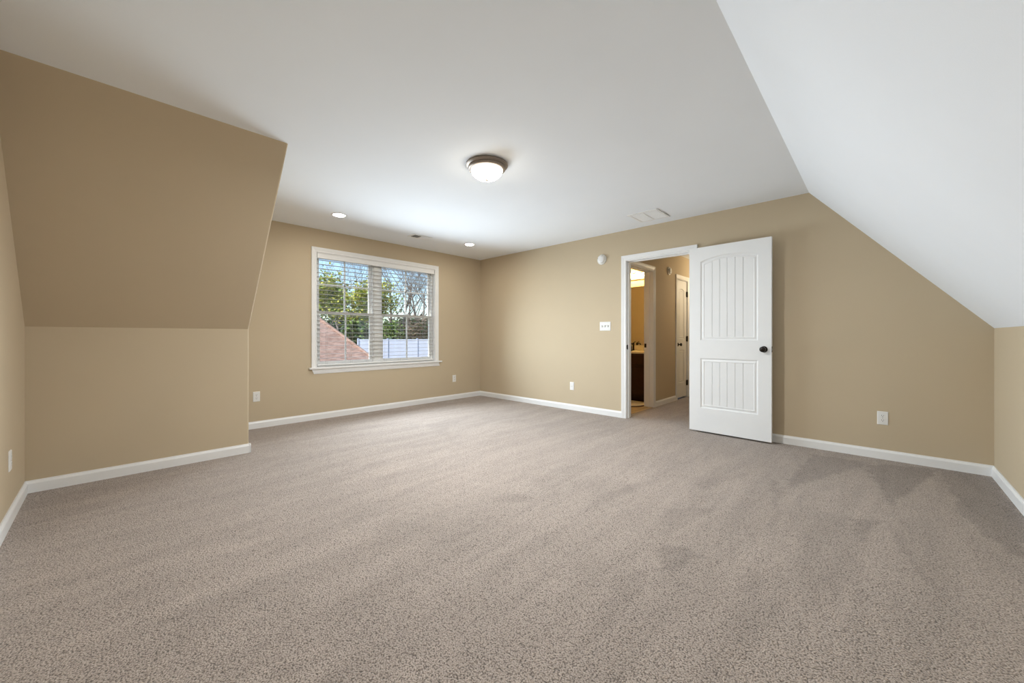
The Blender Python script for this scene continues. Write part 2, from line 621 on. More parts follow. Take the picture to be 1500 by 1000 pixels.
b = MB()
b.box((X2, YL - 0.1, 0), (X2 + 0.12, 0, H2 + 0.02))
struct(b.build('wall_right', M['wall']), 'low beige knee wall under the right slope', 'wall')
b = MB()
b.box((-0.15, YL - 0.12, 0), (X2 + 0.12, YL, 2.5))
struct(b.build('wall_near', M['wall']), 'beige wall at the left edge, beside the camera', 'wall')

def bevel_edges(ob, test, w=0.012):
    me = ob.data
    bm = bmesh.new()
    bm.from_mesh(me)
    es = [e for e in bm.edges if test(e.verts[0].co + ob.location, e.verts[1].co + ob.location)]
    bmesh.ops.bevel(bm, geom=es, offset=w, segments=3, profile=0.5, affect='EDGES')
    bm.to_mesh(me)
    bm.free()

b = MB()
b.box((X1 - 0.12, YL, 0), (X1, YC, HK))
o = b.build('wall_left', M['wall'])
bevel_edges(o, lambda p, q: abs(p.x - X1) < 1e-4 and abs(q.x - X1) < 1e-4 and abs(p.y - YC) < 1e-4 and abs(q.y - YC) < 1e-4)
struct(o, 'low beige knee wall under the left slope', 'wall')
b = MB()
sx = XA - X1
b.prism([(X1, YL, HK), (XA, YL, H), (XA - 0.14, YL, H), (X1 - 0.12, YL, HK + 0.0)], (0, YC - YL, 0))
o = b.build('wall_slope_left', M['wall'])
bevel_edges(o, lambda p, q: abs(p.y - YC) < 1e-4 and abs(q.y - YC) < 1e-4 and abs((p.x - X1) * (H - HK) - (p.z - HK) * sx) < 1e-3 and abs((q.x - X1) * (H - HK) - (q.z - HK) * sx) < 1e-3)
struct(o, 'beige sloping wall on the left below the flat ceiling', 'wall')
b = MB()
b.prism([(-0.1, YC, 0), (X1 - 0.1, YC, 0), (X1 - 0.1, YC, HK), (XA - 0.12, YC, H), (-0.1, YC, H)], (0, -0.1, 0))
struct(b.build('wall_dormer', M['wall']), 'beige cheek wall of the window recess', 'wall')

# ------------------------------------------------------------------ baseboards (with an eased top)
def baseboard(name, p0, p1, nrm, label, e0=0.0, e1=0.0):
    """p0 -> p1 along the wall, nrm points into the room"""
    p0, p1, nrm = Vector((*p0, 0)), Vector((*p1, 0)), Vector((*nrm, 0))
    d = (p1 - p0).normalized()
    p0 = p0 - d * e0
    p1 = p1 + d * e1
    prof = [(0, -0.005), (BBT, -0.005), (BBT, 0.062), (BBT * 0.75, 0.070), (BBT * 0.45, 0.076), (BBT * 0.35, BBH), (0, BBH)]
    b = MB()
    b.prism([p0 + nrm * u + Vector((0, 0, z)) for u, z in prof], p1 - p0)
    return struct(b.build(name, M['trim'], loc=p0), label, 'baseboard')

baseboard('baseboard_window', (0, YC), (0, 0), (1, 0), 'white baseboard under the window')
baseboard('baseboard_door', (0, 0), (2.777, 0), (0, -1), 'white baseboard left of the doorway')
baseboard('baseboard_door', (3.715, 0), (X2, 0), (0, -1), 'white baseboard right of the open door')
baseboard('baseboard_right', (X2, YL), (X2, 0), (-1, 0), 'white baseboard along the right knee wall')
baseboard('baseboard_left', (X1, YL), (X1, YC), (1, 0), 'white baseboard along the left knee wall', e1=BBT)
baseboard('baseboard_near', (X1, YL), (X2, YL), (0, 1), 'white baseboard at the left edge')
baseboard('baseboard_dormer', (0, YC), (X1 + BBT, YC), (0, 1), 'white baseboard inside the window recess')

# ------------------------------------------------------------------ casing helper (mitred door casing on a wall)
CAS = [(0.0, 0.010), (0.006, 0.013), (0.012, 0.013), (0.020, 0.010), (0.040, 0.015), (0.058, 0.018), (0.064, 0.018), (0.066, 0.010)]
def casing(b, A, U, N, w, h, prof=CAS, z0=0.0, sill=False):
    """U-shaped mitred casing: A = inner bottom-left corner on the wall, U along the wall, N out of it"""
    A, U, N, Z = Vector(A), Vector(U), Vector(N), Vector((0, 0, 1))
    def ring(corner, du, dz):
        pts = [corner + U * (du * p) + Z * (dz * p) + N * q for p, q in prof]
        last = prof[-1][0]
        return [corner] + pts + [corner + U * (du * last) + Z * (dz * last)]
    rings = [ring(A, -1, 0), ring(A + Z * h, -1, 1), ring(A + U * w + Z * h, 1, 1), ring(A + U * w, 1, 0)]
    k = len(b.v)
    m_ = len(rings[0])
    for r in rings:
        b.v += [tuple(p) for p in r]
    for i in range(3):
        for j in range(m_):
            q = (j + 1) % m_
            b.f.append((k + i * m_ + j, k + i * m_ + q, k + (i + 1) * m_ + q, k + (i + 1) * m_ + j))
            b.mi.append(0)
    b.f.append(tuple(k + j for j in range(m_)))
    b.f.append(tuple(k + 3 * m_ + j for j in range(m_))[::-1])
    b.mi += [0, 0]

# main doorway: casing, jamb and stop
JX0, JX1, JZ = 2.842, 3.652, 2.040
b = MB()
casing(b, (JX0, 0, 0), (1, 0, 0), (0, -1, 0), JX1 - JX0, JZ + 0.006)
casing(b, (JX0, 0.12, 0), (1, 0, 0), (0, 1, 0), JX1 - JX0, JZ + 0.006)
b.box((DX0, -0.001, 0), (JX0 + 0.004, 0.121, JZ))
b.box((JX1 - 0.002, -0.001, 0), (DX1, 0.121, JZ))
b.box((DX0, -0.001, JZ - 0.003), (DX1, 0.121, DZ))
b.box((JX0 + 0.003, 0.040, 0), (JX0 + 0.015, 0.075, JZ - 0.003))
b.box((JX1 - 0.013, 0.040, 0), (JX1, 0.075, JZ - 0.003))
b.box((JX0, 0.040, JZ - 0.015), (JX1, 0.075, JZ - 0.002))
fr = b.build('trim_1', M['trim'])
struct(fr, 'white casing and jamb of the doorway beside the open door', 'door frame')
b = MB()
b.box((JX0 + 0.0035, 0.004, 0.895), (JX0 + 0.0065, 0.034, 0.955))
b.box((JX0 + 0.0035, -0.003, 0.905), (JX0 + 0.0060, 0.006, 0.945))
b.build('strike_plate', M['bronze'], fr)

# ------------------------------------------------------------------ panelled doors
def leaf_mesh(W, Ht, T, panels, grooves, flip=False):
    """door leaf in its own frame: x 0..W, front face at y = 0 looking to -y, back at y = T.
       panels: (x0, x1, z0, z1, rise) recessed fields; grooves: x of v-grooves"""
    b = MB()
    def top(x, p, d=0.0):
        x0, x1, z0, z1, rise = p
        xm = (x0 + x1) / 2
        t = max(-1, min(1, (x - xm) / ((x1 - x0) / 2)))
        return z1 + rise * (1 - t * t) - d
    px0, px1 = panels[0][0], panels[0][1]
    N = 28
    xs = [px0 + (px1 - px0) * i / N for i in range(N + 1)]
    for side in (0, 1):
        def P(x, z, d):
            return (x, d, z) if side == 0 else (x, T - d, z)
        b.quad(P(0, 0, 0), P(px0, 0, 0), P(px0, Ht, 0), P(0, Ht, 0))
        b.quad(P(px1, 0, 0), P(W, 0, 0), P(W, Ht, 0), P(px1, Ht, 0))
        for x, y in zip(xs, xs[1:]):
            zb = 0.0
            zc = 0.0
            for p in panels:
                b.quad(P(x, zb, 0), P(y, zc, 0), P(y, p[2], 0), P(x, p[2], 0))
                zb, zc = top(x, p), top(y, p)
            b.quad(P(x, zb, 0), P(y, zc, 0), P(y, Ht, 0), P(x, Ht, 0))
        for p in panels:
            x0, x1, z0, z1, rise = p
            insets = [(0.0, 0.0), (0.005, 0.006), (0.013, 0.009), (0.030, 0.0035), (0.034, 0.0035), (0.039, 0.0065)]
            loops = []
            for ins, dep in insets:
                a0, a1 = x0 + ins, x1 - ins
                xx = [a0 + (a1 - a0) * i / N for i in range(N + 1)]
                lo = [P(x, z0 + ins, dep) for x in xx]
                hi = [P(x, top(x0 + (x - a0) / (a1 - a0) * (x1 - x0), p, ins), dep) for x in xx]
                loops.append(lo + hi[::-1])
            for A, B in zip(loops, loops[1:]):
                n_ = len(A)
                for i in range(n_):
                    j = (i + 1) % n_
                    b.quad(A[i], A[j], B[j], B[i])
            ins, dep = insets[-1]
            a0, a1 = x0 + ins, x1 - ins
            cols = [(a0, dep), (a1, dep)]
            for i in range(1, 12):
                cols.append((a0 + (a1 - a0) * i / 12, dep))
            for g in grooves:
                if a0 + 0.01 < g < a1 - 0.01:
                    cols = [c for c in cols if abs(c[0] - g) > 0.006]
                    cols += [(g - 0.0035, dep), (g, dep + 0.006), (g + 0.0035, dep)]
            cols.sort()
            for (u, du), (v, dv) in zip(cols, cols[1:]):
                tu = top(x0 + (u - a0) / (a1 - a0) * (x1 - x0), p, ins)
                tv = top(x0 + (v - a0) / (a1 - a0) * (x1 - x0), p, ins)
                b.quad(P(u, z0 + ins, du), P(v, z0 + ins, dv), P(v, tv, dv), P(u, tu, du))
    b.quad((0, 0, 0), (0, 0, Ht), (0, T, Ht), (0, T, 0))
    b.quad((W, 0, 0), (W, T, 0), (W, T, Ht), (W, 0, Ht))
    b.quad((0, 0, Ht), (W, 0, Ht), (W, T, Ht), (0, T, Ht))
    b.quad((0, 0, 0), (0, T, 0), (W, T, 0), (W, 0, 0))
    return b

def knob_mesh(b, c, n_):
    """rosette and round knob: axis n_ out of the leaf at c"""
    b.lathe([(0, 0), (0.031, 0), (0.032, 0.003), (0.028, 0.008), (0.016, 0.010), (0.011, 0.014), (0.0105, 0.030), (0.016, 0.036), (0.024, 0.042), (0.0275, 0.050), (0.0265, 0.058), (0.020, 0.064), (0.010, 0.067), (0, 0.0675)], c, n_, 28)

# the open bedroom door: hinge edge at the doorway's right, swung back towards the wall
P0 = Vector((3.662, -0.1045, 0.018))
P1 = Vector((4.448, -0.1355, 0.018))
ang = math.atan2(P1.y - P0.y, P1.x - P0.x)
LW = (P1 - P0).length
door = empty('door_1', P0, ang)
struct(door, 'open white two panel bedroom door with an arched upper panel', 'door')
g0 = [0.163 + 0.0, 0.239, 0.314, 0.387, 0.463, 0.537]
leaf = leaf_mesh(LW, 2.030, 0.035,
                 [(0.119, 0.671, 0.257, 0.805, 0.0), (0.119, 0.671, 1.004, 1.872, 0.048)],
                 [0.239, 0.314, 0.387, 0.463, 0.537]).build('door_leaf', M['door'], door)
b = MB()
knob_mesh(b, (LW - 0.064, 0, 0.917), (0, -1, 0))
b.build('door_knob', M['bronze'], door, smooth=True)
b = MB()
b.lathe([(0, 0), (0.031, 0), (0.032, 0.003), (0.026, 0.008), (0.011, 0.012), (0.011, 0.028), (0.024, 0.036), (0.026, 0.044), (0.018, 0.052), (0, 0.054)], (LW - 0.064, 0.035, 0.917), (0, 1, 0), 28)
b.build('door_knob', M['bronze'], door, smooth=True)
b = MB()
b.box((LW - 0.0005, 0.005, 0.889), (LW + 0.0015, 0.030, 0.946))
b.prism([(LW, 0.010, 0.909), (LW + 0.010, 0.012, 0.909), (LW + 0.010, 0.016, 0.909), (LW, 0.026, 0.909)], (0, 0, 0.018), 1)
b.build('latch_plate', [M['bronze'], M['steel']], door)
for z in (0.25, 1.02, 1.80):
    b = MB()
    b.tube([(-0.004, 0.048, z - 0.045), (-0.004, 0.048, z + 0.045)], 0.006, 12)
    b.box((-0.0015, 0.002, z - 0.045), (0.0, 0.046, z + 0.045))
    b.build('hinge', M['bronze'], door)

# ------------------------------------------------------------------ window
WA, WB = -2.797, -0.985          # clear opening between the casings
W0, W1 = 0.667, 2.142
win = empty('window_1', (0, (WA + WB) / 2, W0))
struct(win, 'white double hung twin window behind the blinds', 'window')
wo = Vector(win.location)
def wbuild(b, name, m_, **k):
    b.v = [tuple(Vector(v) - wo) for v in b.v]
    return b.build(name, m_, win, **k)
b = MB()   # casing
casing(b, (0, WA, W0), (0, 1, 0), (1, 0, 0), WB - WA, W1 - W0)
wbuild(b, 'window_casing', M['trim'])
b = MB()   # jamb liner
b.box((-0.15, WY0, W0), (0.001, WA + 0.001, W1))
b.box((-0.15, WB - 0.001, W0), (0.001, WY1, W1))
b.box((-0.15, WY0, W1 - 0.001), (0.001, WY1, WZ1))
b.box((-0.15, WY0, WZ0), (-0.03, WY1, W0 + 0.012))
wbuild(b, 'window_jamb', M['trim'])
b = MB()   # stool
b.box((-0.06, WA, W0 - 0.022), (0.0, WB, W0 + 0.001))
b.box((0.0, -2.893, W0 - 0.022), (0.040, -0.866, W0 + 0.001))
wbuild(b, 'window_sill', M['trim'], bevel=0.004)
b = MB()   # apron
zt = W0 - 0.022
b.prism([(0, -2.856, zt), (0.014, -2.856, zt), (0.016, -2.856, zt - 0.012), (0.010, -2.836, zt - 0.052), (0.006, -2.830, zt - 0.062), (0, -2.830, zt - 0.062)], (0, 1.94, 0))
wbuild(b, 'window_apron', M['trim'])
MUL = -1.953
units = [(WA + 0.008, MUL - 0.045), (MUL + 0.045, WB - 0.008)]
zs0, zs1, zm = W0 + 0.012, W1 - 0.008, 1.372
b = MB()
b.box((-0.135, MUL - 0.045, W0 + 0.01), (-0.045, MUL + 0.045, W1))
wbuild(b, 'window_mullion', M['vinyl'])
def frame_rect(b, y0, y1, z0, z1, x0, x1, s, t, bo):
    b.box((x0, y0, z0), (x1, y0 + s, z1))
    b.box((x0, y1 - s, z0), (x1, y1, z1))
    b.box((x0, y0 + s, z0), (x1, y1 - s, z0 + bo))
    b.box((x0, y0 + s, z1 - t), (x1, y1 - s, z1))
for y0, y1 in units:
    b = MB()
    frame_rect(b, y0 - 0.002, y1 + 0.002, zs0 - 0.01, zs1 + 0.004, -0.135, -0.055, 0.022, 0.022, 0.022)
    wbuild(b, 'window_frame', M['vinyl'])
    ya, yb = y0 + 0.02, y1 - 0.02
    ym = (ya + yb) / 2
    # upper sash (outer track)
    b = MB()
    frame_rect(b, ya, yb, zm - 0.016, zs1 - 0.014, -0.128, -0.098, 0.036, 0.034, 0.036)
    b.box((-0.120, ym - 0.009, zm), (-0.104, ym + 0.009, zs1 - 0.03))
    b.box((-0.120, ya + 0.03, 1.745), (-0.104, yb - 0.03, 1.763))
    u_ = wbuild(b, 'window_sash', M['vinyl'])
    b = MB()
    b.box((-0.114, ya + 0.03, zm + 0.01), (-0.110, yb - 0.03, zs1 - 0.04))
    b.v = [tuple(Vector(v) - wo) for v in b.v]
    b.build('glass_pane', M['glass'], u_)
    # lower sash (inner track)
    b = MB()
    frame_rect(b, ya, yb, zs0 + 0.008, zm + 0.022, -0.096, -0.066, 0.036, 0.036, 0.050)
    b.box((-0.088, ym - 0.009, zs0 + 0.03), (-0.072, ym + 0.009, zm))
    l_ = wbuild(b, 'window_sash', M['vinyl'])
    b = MB()
    b.box((-0.082, ya + 0.03, zs0 + 0.04), (-0.078, yb - 0.03, zm + 0.0))
    b.v = [tuple(Vector(v) - wo) for v in b.v]
    b.build('glass_pane', M['glass'], l_)
    b = MB()
    b.box((-0.098, ym - 0.03, zm + 0.022), (-0.072, ym + 0.03, zm + 0.034))
    b.v = [tuple(Vector(v) - wo) for v in b.v]
    b.build('sash_lock', M['vinyl'], l_)

# ------------------------------------------------------------------ blind
bl = empty('window_blind', (-0.030, (WA + WB) / 2, W1))
tag(bl, 'white horizontal slat blind hanging open in the window', 'blind')
bo_ = Vector(bl.location)
def bbuild(b, name, m_, **k):
    b.v = [tuple(Vector(v) - bo_) for v in b.v]
    return b.build(name, m_, bl, **k)
ya, yb = WA + 0.008, WB - 0.008
b = MB()
b.prism([(-0.004, ya, 2.070), (0.002, ya, 2.072), (0.003, ya, 2.084), (0.000, ya, 2.095), (0.002, ya, 2.125), (0.006, ya, 2.134), (0.006, ya, 2.139), (-0.004, ya, 2.139)], (0, yb - ya, 0))
bbuild(b, 'valance', M['trim'])
b = MB()
b.box((-0.058, ya + 0.01, 2.095), (-0.006, yb - 0.01, 2.137))
bbuild(b, 'headrail', M['trim'])
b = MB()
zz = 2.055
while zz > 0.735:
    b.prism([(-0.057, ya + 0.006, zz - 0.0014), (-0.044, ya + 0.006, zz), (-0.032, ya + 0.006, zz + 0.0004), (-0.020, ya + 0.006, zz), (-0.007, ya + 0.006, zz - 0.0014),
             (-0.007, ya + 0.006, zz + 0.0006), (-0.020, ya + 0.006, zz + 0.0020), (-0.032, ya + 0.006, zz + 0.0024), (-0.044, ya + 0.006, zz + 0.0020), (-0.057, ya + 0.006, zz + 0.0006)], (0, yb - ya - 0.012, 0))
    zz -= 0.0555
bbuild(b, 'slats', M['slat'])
b = MB()
b.box((-0.058, ya + 0.006, 0.684), (-0.006, yb - 0.006, 0.704))
bbuild(b, 'bottom_rail', M['trim'], bevel=0.003)
for yy in (-2.66, -2.33, -2.11, -1.83, -1.60, -1.17):
    b = MB()
    for xx in (-0.0055, -0.0585):
        b.tube([(xx, yy, 0.70), (xx, yy, 2.10)], 0.0011, 5)
    bbuild(b, 'ladder_cord', M['cord'])

# ------------------------------------------------------------------ lights on the ceiling
fl = empty('ceiling_light', (2.940, -2.545, H))
tag(fl, 'lit flush mount ceiling lamp with bronze ring and frosted glass bowl', 'ceiling light')
b = MB()
b.lathe([(0, 0), (0.158, 0), (0.166, -0.004), (0.168, -0.014), (0.160, -0.022), (0.150, -0.026), (0.152, -0.034), (0.146, -0.044), (0.136, -0.048), (0.128, -0.046), (0.126, -0.02), (0, -0.02)], seg=56)
b.build('metal_ring', M['nickel'], fl, smooth=True)
b = MB()
prof = [(0.128, -0.040)]
for i in range(1, 15):
    t = i / 14 * PI / 2
    prof.append((0.129 * math.cos(t) ** 0.85 if i < 14 else 0.0, -0.042 - 0.082 * math.sin(t) ** 1.15))
b.lathe(prof, seg=48)
b.build('glass_bowl', M['bowl'], fl, smooth=True)
b = MB()
b.lathe([(0, -0.121), (0.011, -0.122), (0.013, -0.126), (0.009, -0.131), (0.005, -0.136), (0, -0.137)], seg=20)
b.build('finial', M['nickel'], fl, smooth=True)
ld = bpy.data.lights.new('ceiling_lamp_glow', 'AREA')
lo_ = bpy.data.objects.new('ceiling_lamp_glow', ld)
COL.objects.link(lo_)
ld.shape = 'DISK'
ld.size = 0.22
ld.energy = 33
ld.color = (0.93, 0.97, 1.0)
lo_.location = (0, 0, -0.142)
lo_.parent = fl

r0 = empty('recessed_light', (0.783, -2.832, H))
b = MB()
b.lathe([(0.062, -0.001), (0.064, -0.006), (0.080, -0.006), (0.086, -0.004), (0.088, 0.0)], seg=40)
b.build('trim_ring', M['trim'], r0, smooth=True)
b = MB()
b.lathe([(0, -0.0045), (0.050, -0.0045), (0.063, -0.002)], seg=40)
b.build('lamp_lens', M['spot'], r0, smooth=True)
tag(r0, 'lit round recessed ceiling light nearer the left sloping wall', 'recessed light', 'recessed lights over the window')
r1 = copy_tree(r0)
r1.location = (0.785, -0.913, H)
tag(r1, 'lit round recessed ceiling light near the far room corner', 'recessed light', 'recessed lights over the window')

# ------------------------------------------------------------------ ceiling register and return grille
rg = empty('ceiling_register', (0.625, -1.665, H))
tag(rg, 'small white ceiling air register between the two recessed lights', 'air vent')
b = MB()
def frame_flat(b, x0, x1, y0, y1, s, z0, z1):
    b.box((x0, y0, z0), (x1, y0 + s, z1))
    b.box((x0, y1 - s, z0), (x1, y1, z1))
    b.box((x0, y0 + s, z0), (x0 + s, y1 - s, z1))
    b.box((x1 - s, y0 + s, z0), (x1, y1 - s, z1))
frame_flat(b, -0.085, 0.085, -0.145, 0.145, 0.022, -0.007, 0)
b.box((-0.063, -0.006, -0.006), (0.063, 0.006, 0))
b.build('vent_frame', M['trim'], rg, bevel=0.002)
b = MB()
b.box((-0.063, -0.123, -0.0012), (0.063, 0.123, -0.0004))
b.build('duct_opening', M['dark'], rg)
b = MB()
for i in range(9):
    y = -0.118 + i * 0.0125
    b.prism([(-0.063, y, -0.0062), (-0.063, y + 0.0012, -0.0062), (-0.063, y + 0.0042, -0.0012), (-0.063, y + 0.0030, -0.0012)], (0.126, 0, 0))
for i in range(9):
    y = 0.013 + i * 0.0125
    b.prism([(-0.063, y + 0.011, -0.0062), (-0.063, y + 0.0122, -0.0062), (-0.063, y + 0.0012, -0.0012), (-0.063, y, -0.0012)], (0.126, 0, 0))
b.build('louvres', M['trim'], rg)

gr = empty('return_grille', (3.313, -0.392, H))
tag(gr, 'square white return air grille on the ceiling above the door', 'air vent')
b = MB()
frame_flat(b, -0.172, 0.172, -0.182, 0.182, 0.026, -0.009, 0)
b.box((-0.012, -0.156, -0.0085), (0.004, 0.156, 0))
b.build('vent_frame', M['trim'], gr, bevel=0.003)
b = MB()
b.box((-0.146, -0.156, -0.0012), (0.146, 0.156, -0.0004))
b.build('duct_opening', M['filter'], gr)
b = MB()
for i in range(13):
    y = -0.156 + i * 0.024
    b.prism([(-0.146, y, -0.0030), (-0.146, y + 0.0015, -0.0075), (-0.146, y + 0.025, -0.0040), (-0.146, y + 0.025, -0.0022)], (0.292, 0, 0))
b.build('louvres', M['trim'], gr)

# ------------------------------------------------------------------ wall plates and detectors (built facing -y)
def plate(b, w, h, t=0.006):
    b.prism([(-w / 2, 0, -h / 2), (w / 2, 0, -h / 2), (w / 2, 0, h / 2), (-w / 2, 0, h / 2)], (0, -t * 0.5, 0))
    k = len(b.v)
    e = 0.004
    A = [(-w / 2, -t * 0.5, -h / 2), (w / 2, -t * 0.5, -h / 2), (w / 2, -t * 0.5, h / 2), (-w / 2, -t * 0.5, h / 2)]
    B = [(-w / 2 + e, -t, -h / 2 + e), (w / 2 - e, -t, -h / 2 + e), (w / 2 - e, -t, h / 2 - e), (-w / 2 + e, -t, h / 2 - e)]
    for i in range(4):
        j = (i + 1) % 4
        b.quad(A[i], A[j], B[j], B[i])
    b.quad(*B)

def outlet(name, loc, rz, label, group, plast='plastic'):
    r = empty(name, loc, rz)
    b = MB()
    plate(b, 0.070, 0.115)
    b.build('cover_plate', M[plast], r)
    for zc in (0.0195, -0.0195):
        b = MB()
        N = 24
        pts = []
        for i in range(N):
            a = 2 * PI * i / N
            pts.append((0.0165 * math.cos(a), -0.006, zc + max(-0.0135, min(0.0135, 0.0165 * math.sin(a)))))
        b.prism(pts, (0, -0.0025, 0))
        b.box((-0.0075, -0.0088, zc + 0.000), (-0.0050, -0.0084, zc + 0.008), 1)
        b.box((0.0050, -0.0088, zc + 0.001), (0.0075, -0.0084, zc + 0.008), 1)
        b.lathe([(0, 0.0088), (0.0028, 0.0088), (0.0028, 0.0084)], (0, 0, zc - 0.0065), (0, -1, 0), 10, 1)
        b.build('receptacle', [M[plast], M['dark']], r)
    b = MB()
    b.lathe([(0, 0.0072), (0.002, 0.007), (0.003, 0.006)], (0, 0, 0), (0, -1, 0), 10)
    b.build('screw', M['steel'], r)
    return tag(r, label, 'outlet', group)

GP = 'white wall outlets around the room'
outlet('wall_outlet', (5.236, 0, 0.355), 0, 'white duplex wall outlet on the wall right of the open door', GP)
outlet('wall_outlet', (0, -3.455, 0.367), PI / 2, 'white duplex wall outlet left of the window beside the sloping wall', GP)
outlet('wall_outlet', (0, -0.590, 0.352), PI / 2, 'white duplex wall outlet below the right end of the window', GP)
outlet('wall_outlet', (1.614, YL, 0.352), PI, 'white duplex wall outlet at the left edge of the photo, seen side on', GP)
# blank jack plate left of the doorway
jp = empty('wall_jack', (1.995, 0, 0.345), 0)
b = MB()
plate(b, 0.070, 0.115)
b.build('cover_plate', M['plastic'], jp)
b = MB()
b.lathe([(0.0075, 0.006), (0.0075, 0.009), (0.005, 0.009), (0.0045, 0.014), (0, 0.014)], (0, 0, 0), (0, -1, 0), 16)
b.build('jack_socket', M['plastic_cream'], jp)
tag(jp, 'small white jack plate low on the wall left of the doorway', 'wall plate')

sw = empty('light_switch', (2.5355, 0, 1.201), 0)
b = MB()
plate(b, 0.165, 0.120)
b.build('cover_plate', M['plastic'], sw)
for i, up in zip((-1, 0, 1), (-1, 1, 1)):
    b = MB()
    x = i * 0.046
    b.box((x - 0.006, -0.0068, -0.012), (x + 0.006, -0.0058, 0.012), 1)
    b.prism([(x - 0.0042, -0.006, -0.005), (x - 0.0042, -0.006, 0.005), (x - 0.0042, -0.020, 0.011 * up + 0.003), (x - 0.0042, -0.020, 0.011 * up - 0.003)], (0.0084, 0, 0))
    b.build('toggle', [M['plastic_cream'], M['grey']], sw)
tag(sw, 'white three toggle light switch plate left of the doorway', 'light switch')

def detector(name, loc, rz, label, cat):
    r = empty(name, loc, rz)
    b = MB()
    b.lathe([(0, 0), (0.069, 0), (0.070, 0.006), (0.067, 0.014), (0.060, 0.018), (0, 0.018)], axis=(0, -1, 0), seg=44)
    b.build('base_plate', M['plastic_cream'], r, smooth=True)
    b = MB()
    b.lathe([(0.050, 0.017), (0.049, 0.030), (0.044, 0.036), (0.030, 0.039), (0, 0.040)], axis=(0, -1, 0), seg=44)
    b.build('cover', M['plastic'], r, smooth=True)
    b = MB()
    b.lathe([(0.0045, 0.017), (0.0045, 0.021), (0, 0.021)], (-0.056, 0, 0.018), (0, -1, 0), 12)
    b.build('indicator', M['grey'], r)
    return tag(r, label, cat)
detector('smoke_detector', (2.487, 0, 2.108), 0, 'round white smoke detector high on the beige wall left of the doorway', 'smoke detector')

# ------------------------------------------------------------------ hall and bathroom beyond the doorway
HX = 2.765          # hall side of the bathroom wall
BX = 2.630          # bathroom side
BY0, BY1 = 0.245, 0.985      # bathroom door opening (jamb faces)
CY0, CY1 = 1.940, 2.410      # closet door leaf
b = MB()
b.box((BX, 0.12, 0), (HX, BY0 - 0.02, H))
b.box((BX, BY1 + 0.02, 0), (HX, CY0 - 0.024, H))
b.box((BX, BY0 - 0.02, 2.055), (HX, BY1 + 0.02, H))
b.box((BX, CY0 - 0.024, 2.055), (HX, CY1 + 0.024, H))
b.box((BX, CY1 + 0.024, 0), (HX, 3.20, H))
struct(b.build('wall_hall_left', M['wall']), 'beige hall wall beyond the doorway', 'wall')
b = MB()
b.box((3.75, 0.12, 0), (3.87, 3.20, H))
struct(b.build('wall_hall_right', M['wall']), 'beige hall wall behind the open door', 'wall')
b = MB()
b.box((BX, 3.20, 0), (3.87, 3.32, H))
struct(b.build('wall_hall_end', M['wall']), 'beige end wall of the hall', 'wall')
b = MB()
b.box((0.55, 0.12, H), (3.87, 3.32, H + 0.12))
struct(b.build('ceiling_hall', M['ceil']), 'white hall ceiling', 'ceiling')
BB = 1.83
b = MB()
b.box((0.75, BB, 0), (BX, BB + 0.1, H))
struct(b.build('wall_bath_back', M['wall']), 'beige bathroom wall with the mirror', 'wall')
b = MB()
b.box((0.65, 0.12, 0), (0.75, BB + 0.1, H))
struct(b.build('wall_bath_side', M['wall']), 'beige far side wall of the bathroom', 'wall')
b = MB()
b.box((0.75, 0.12, -0.01), (HX - 0.005, BB, 0.004))
struct(b.build('floor_bath', M['tile']), 'tan vinyl bathroom floor', 'floor')

# bathroom doorway trim
b = MB()
casing(b, (HX, BY0, 0), (0, 1, 0), (1, 0, 0), BY1 - BY0, 2.046)
b.box((BX - 0.001, BY0 - 0.02, 0), (HX + 0.001, BY0 + 0.002, 2.04))
b.box((BX - 0.001, BY1 - 0.002, 0), (HX + 0.001, BY1 + 0.02, 2.04))
b.box((BX - 0.001, BY0 - 0.02, 2.037), (HX + 0.001, BY1 + 0.02, 2.055))
b.box((BX + 0.045, BY1 - 0.014, 0), (BX + 0.085, BY1, 2.04))
b.box((BX + 0.045, BY0, 0), (BX + 0.085, BY0 + 0.014, 2.04))
b.box((BX + 0.045, BY0, 2.026), (BX + 0.085, BY1, 2.040))
bt = b.build('trim_2', M['trim'])
struct(bt, 'white casing of the bathroom doorway in the hall', 'door frame')
b = MB()
b.box((BX + 0.004, BY1 - 0.0045, 0.895), (BX + 0.036, BY1 - 0.0015, 0.955))
b.build('strike_plate', M['bronze'], bt)

# closet door at the end of the hall wall
cl = empty('door_2', (HX, CY0, 0.022), 0)
struct(cl, 'narrow white closet door beyond the doorway', 'door')
lf = leaf_mesh(CY1 - CY0 - 0.006, 2.000, 0.035,
               [(0.110, 0.354, 0.25, 0.81, 0.0), (0.110, 0.354, 1.00, 1.83, 0.03)], [])
lf.v = [(-0.010 - v[1], v[0] + 0.003, v[2]) for v in lf.v]
lf.build('door_leaf', M['door'], cl)
b = MB()
knob_mesh(b, (-0.010, 0.066, 0.905), (1, 0, 0))
b.build('door_knob', M['bronze'], cl, smooth=True)
for z in (0.23, 1.00, 1.78):
    b = MB()
    b.tube([(0.006, CY1 - CY0 + 0.004, z - 0.048), (0.006, CY1 - CY0 + 0.004, z + 0.048)], 0.0075, 12)
    b.box((-0.009, CY1 - CY0 - 0.030, z - 0.045), (0.002, CY1 - CY0 + 0.022, z + 0.045))
    b.build('hinge', M['bronze'], cl)
b = MB()
casing(b, (HX, CY0 - 0.003, 0), (0, 1, 0), (1, 0, 0), CY1 - CY0 + 0.006, 2.036)
b.box((BX, CY0 - 0.024, 0), (HX + 0.001, CY0 - 0.001, 2.03))
b.box((BX, CY1 + 0.001, 0), (HX + 0.001, CY1 + 0.024, 2.03))
b.box((BX, CY0 - 0.024, 2.028), (HX + 0.001, CY1 + 0.024, 2.055))
struct(b.build('trim_3', M['trim']), 'white casing of the closet door in the hall', 'door frame')
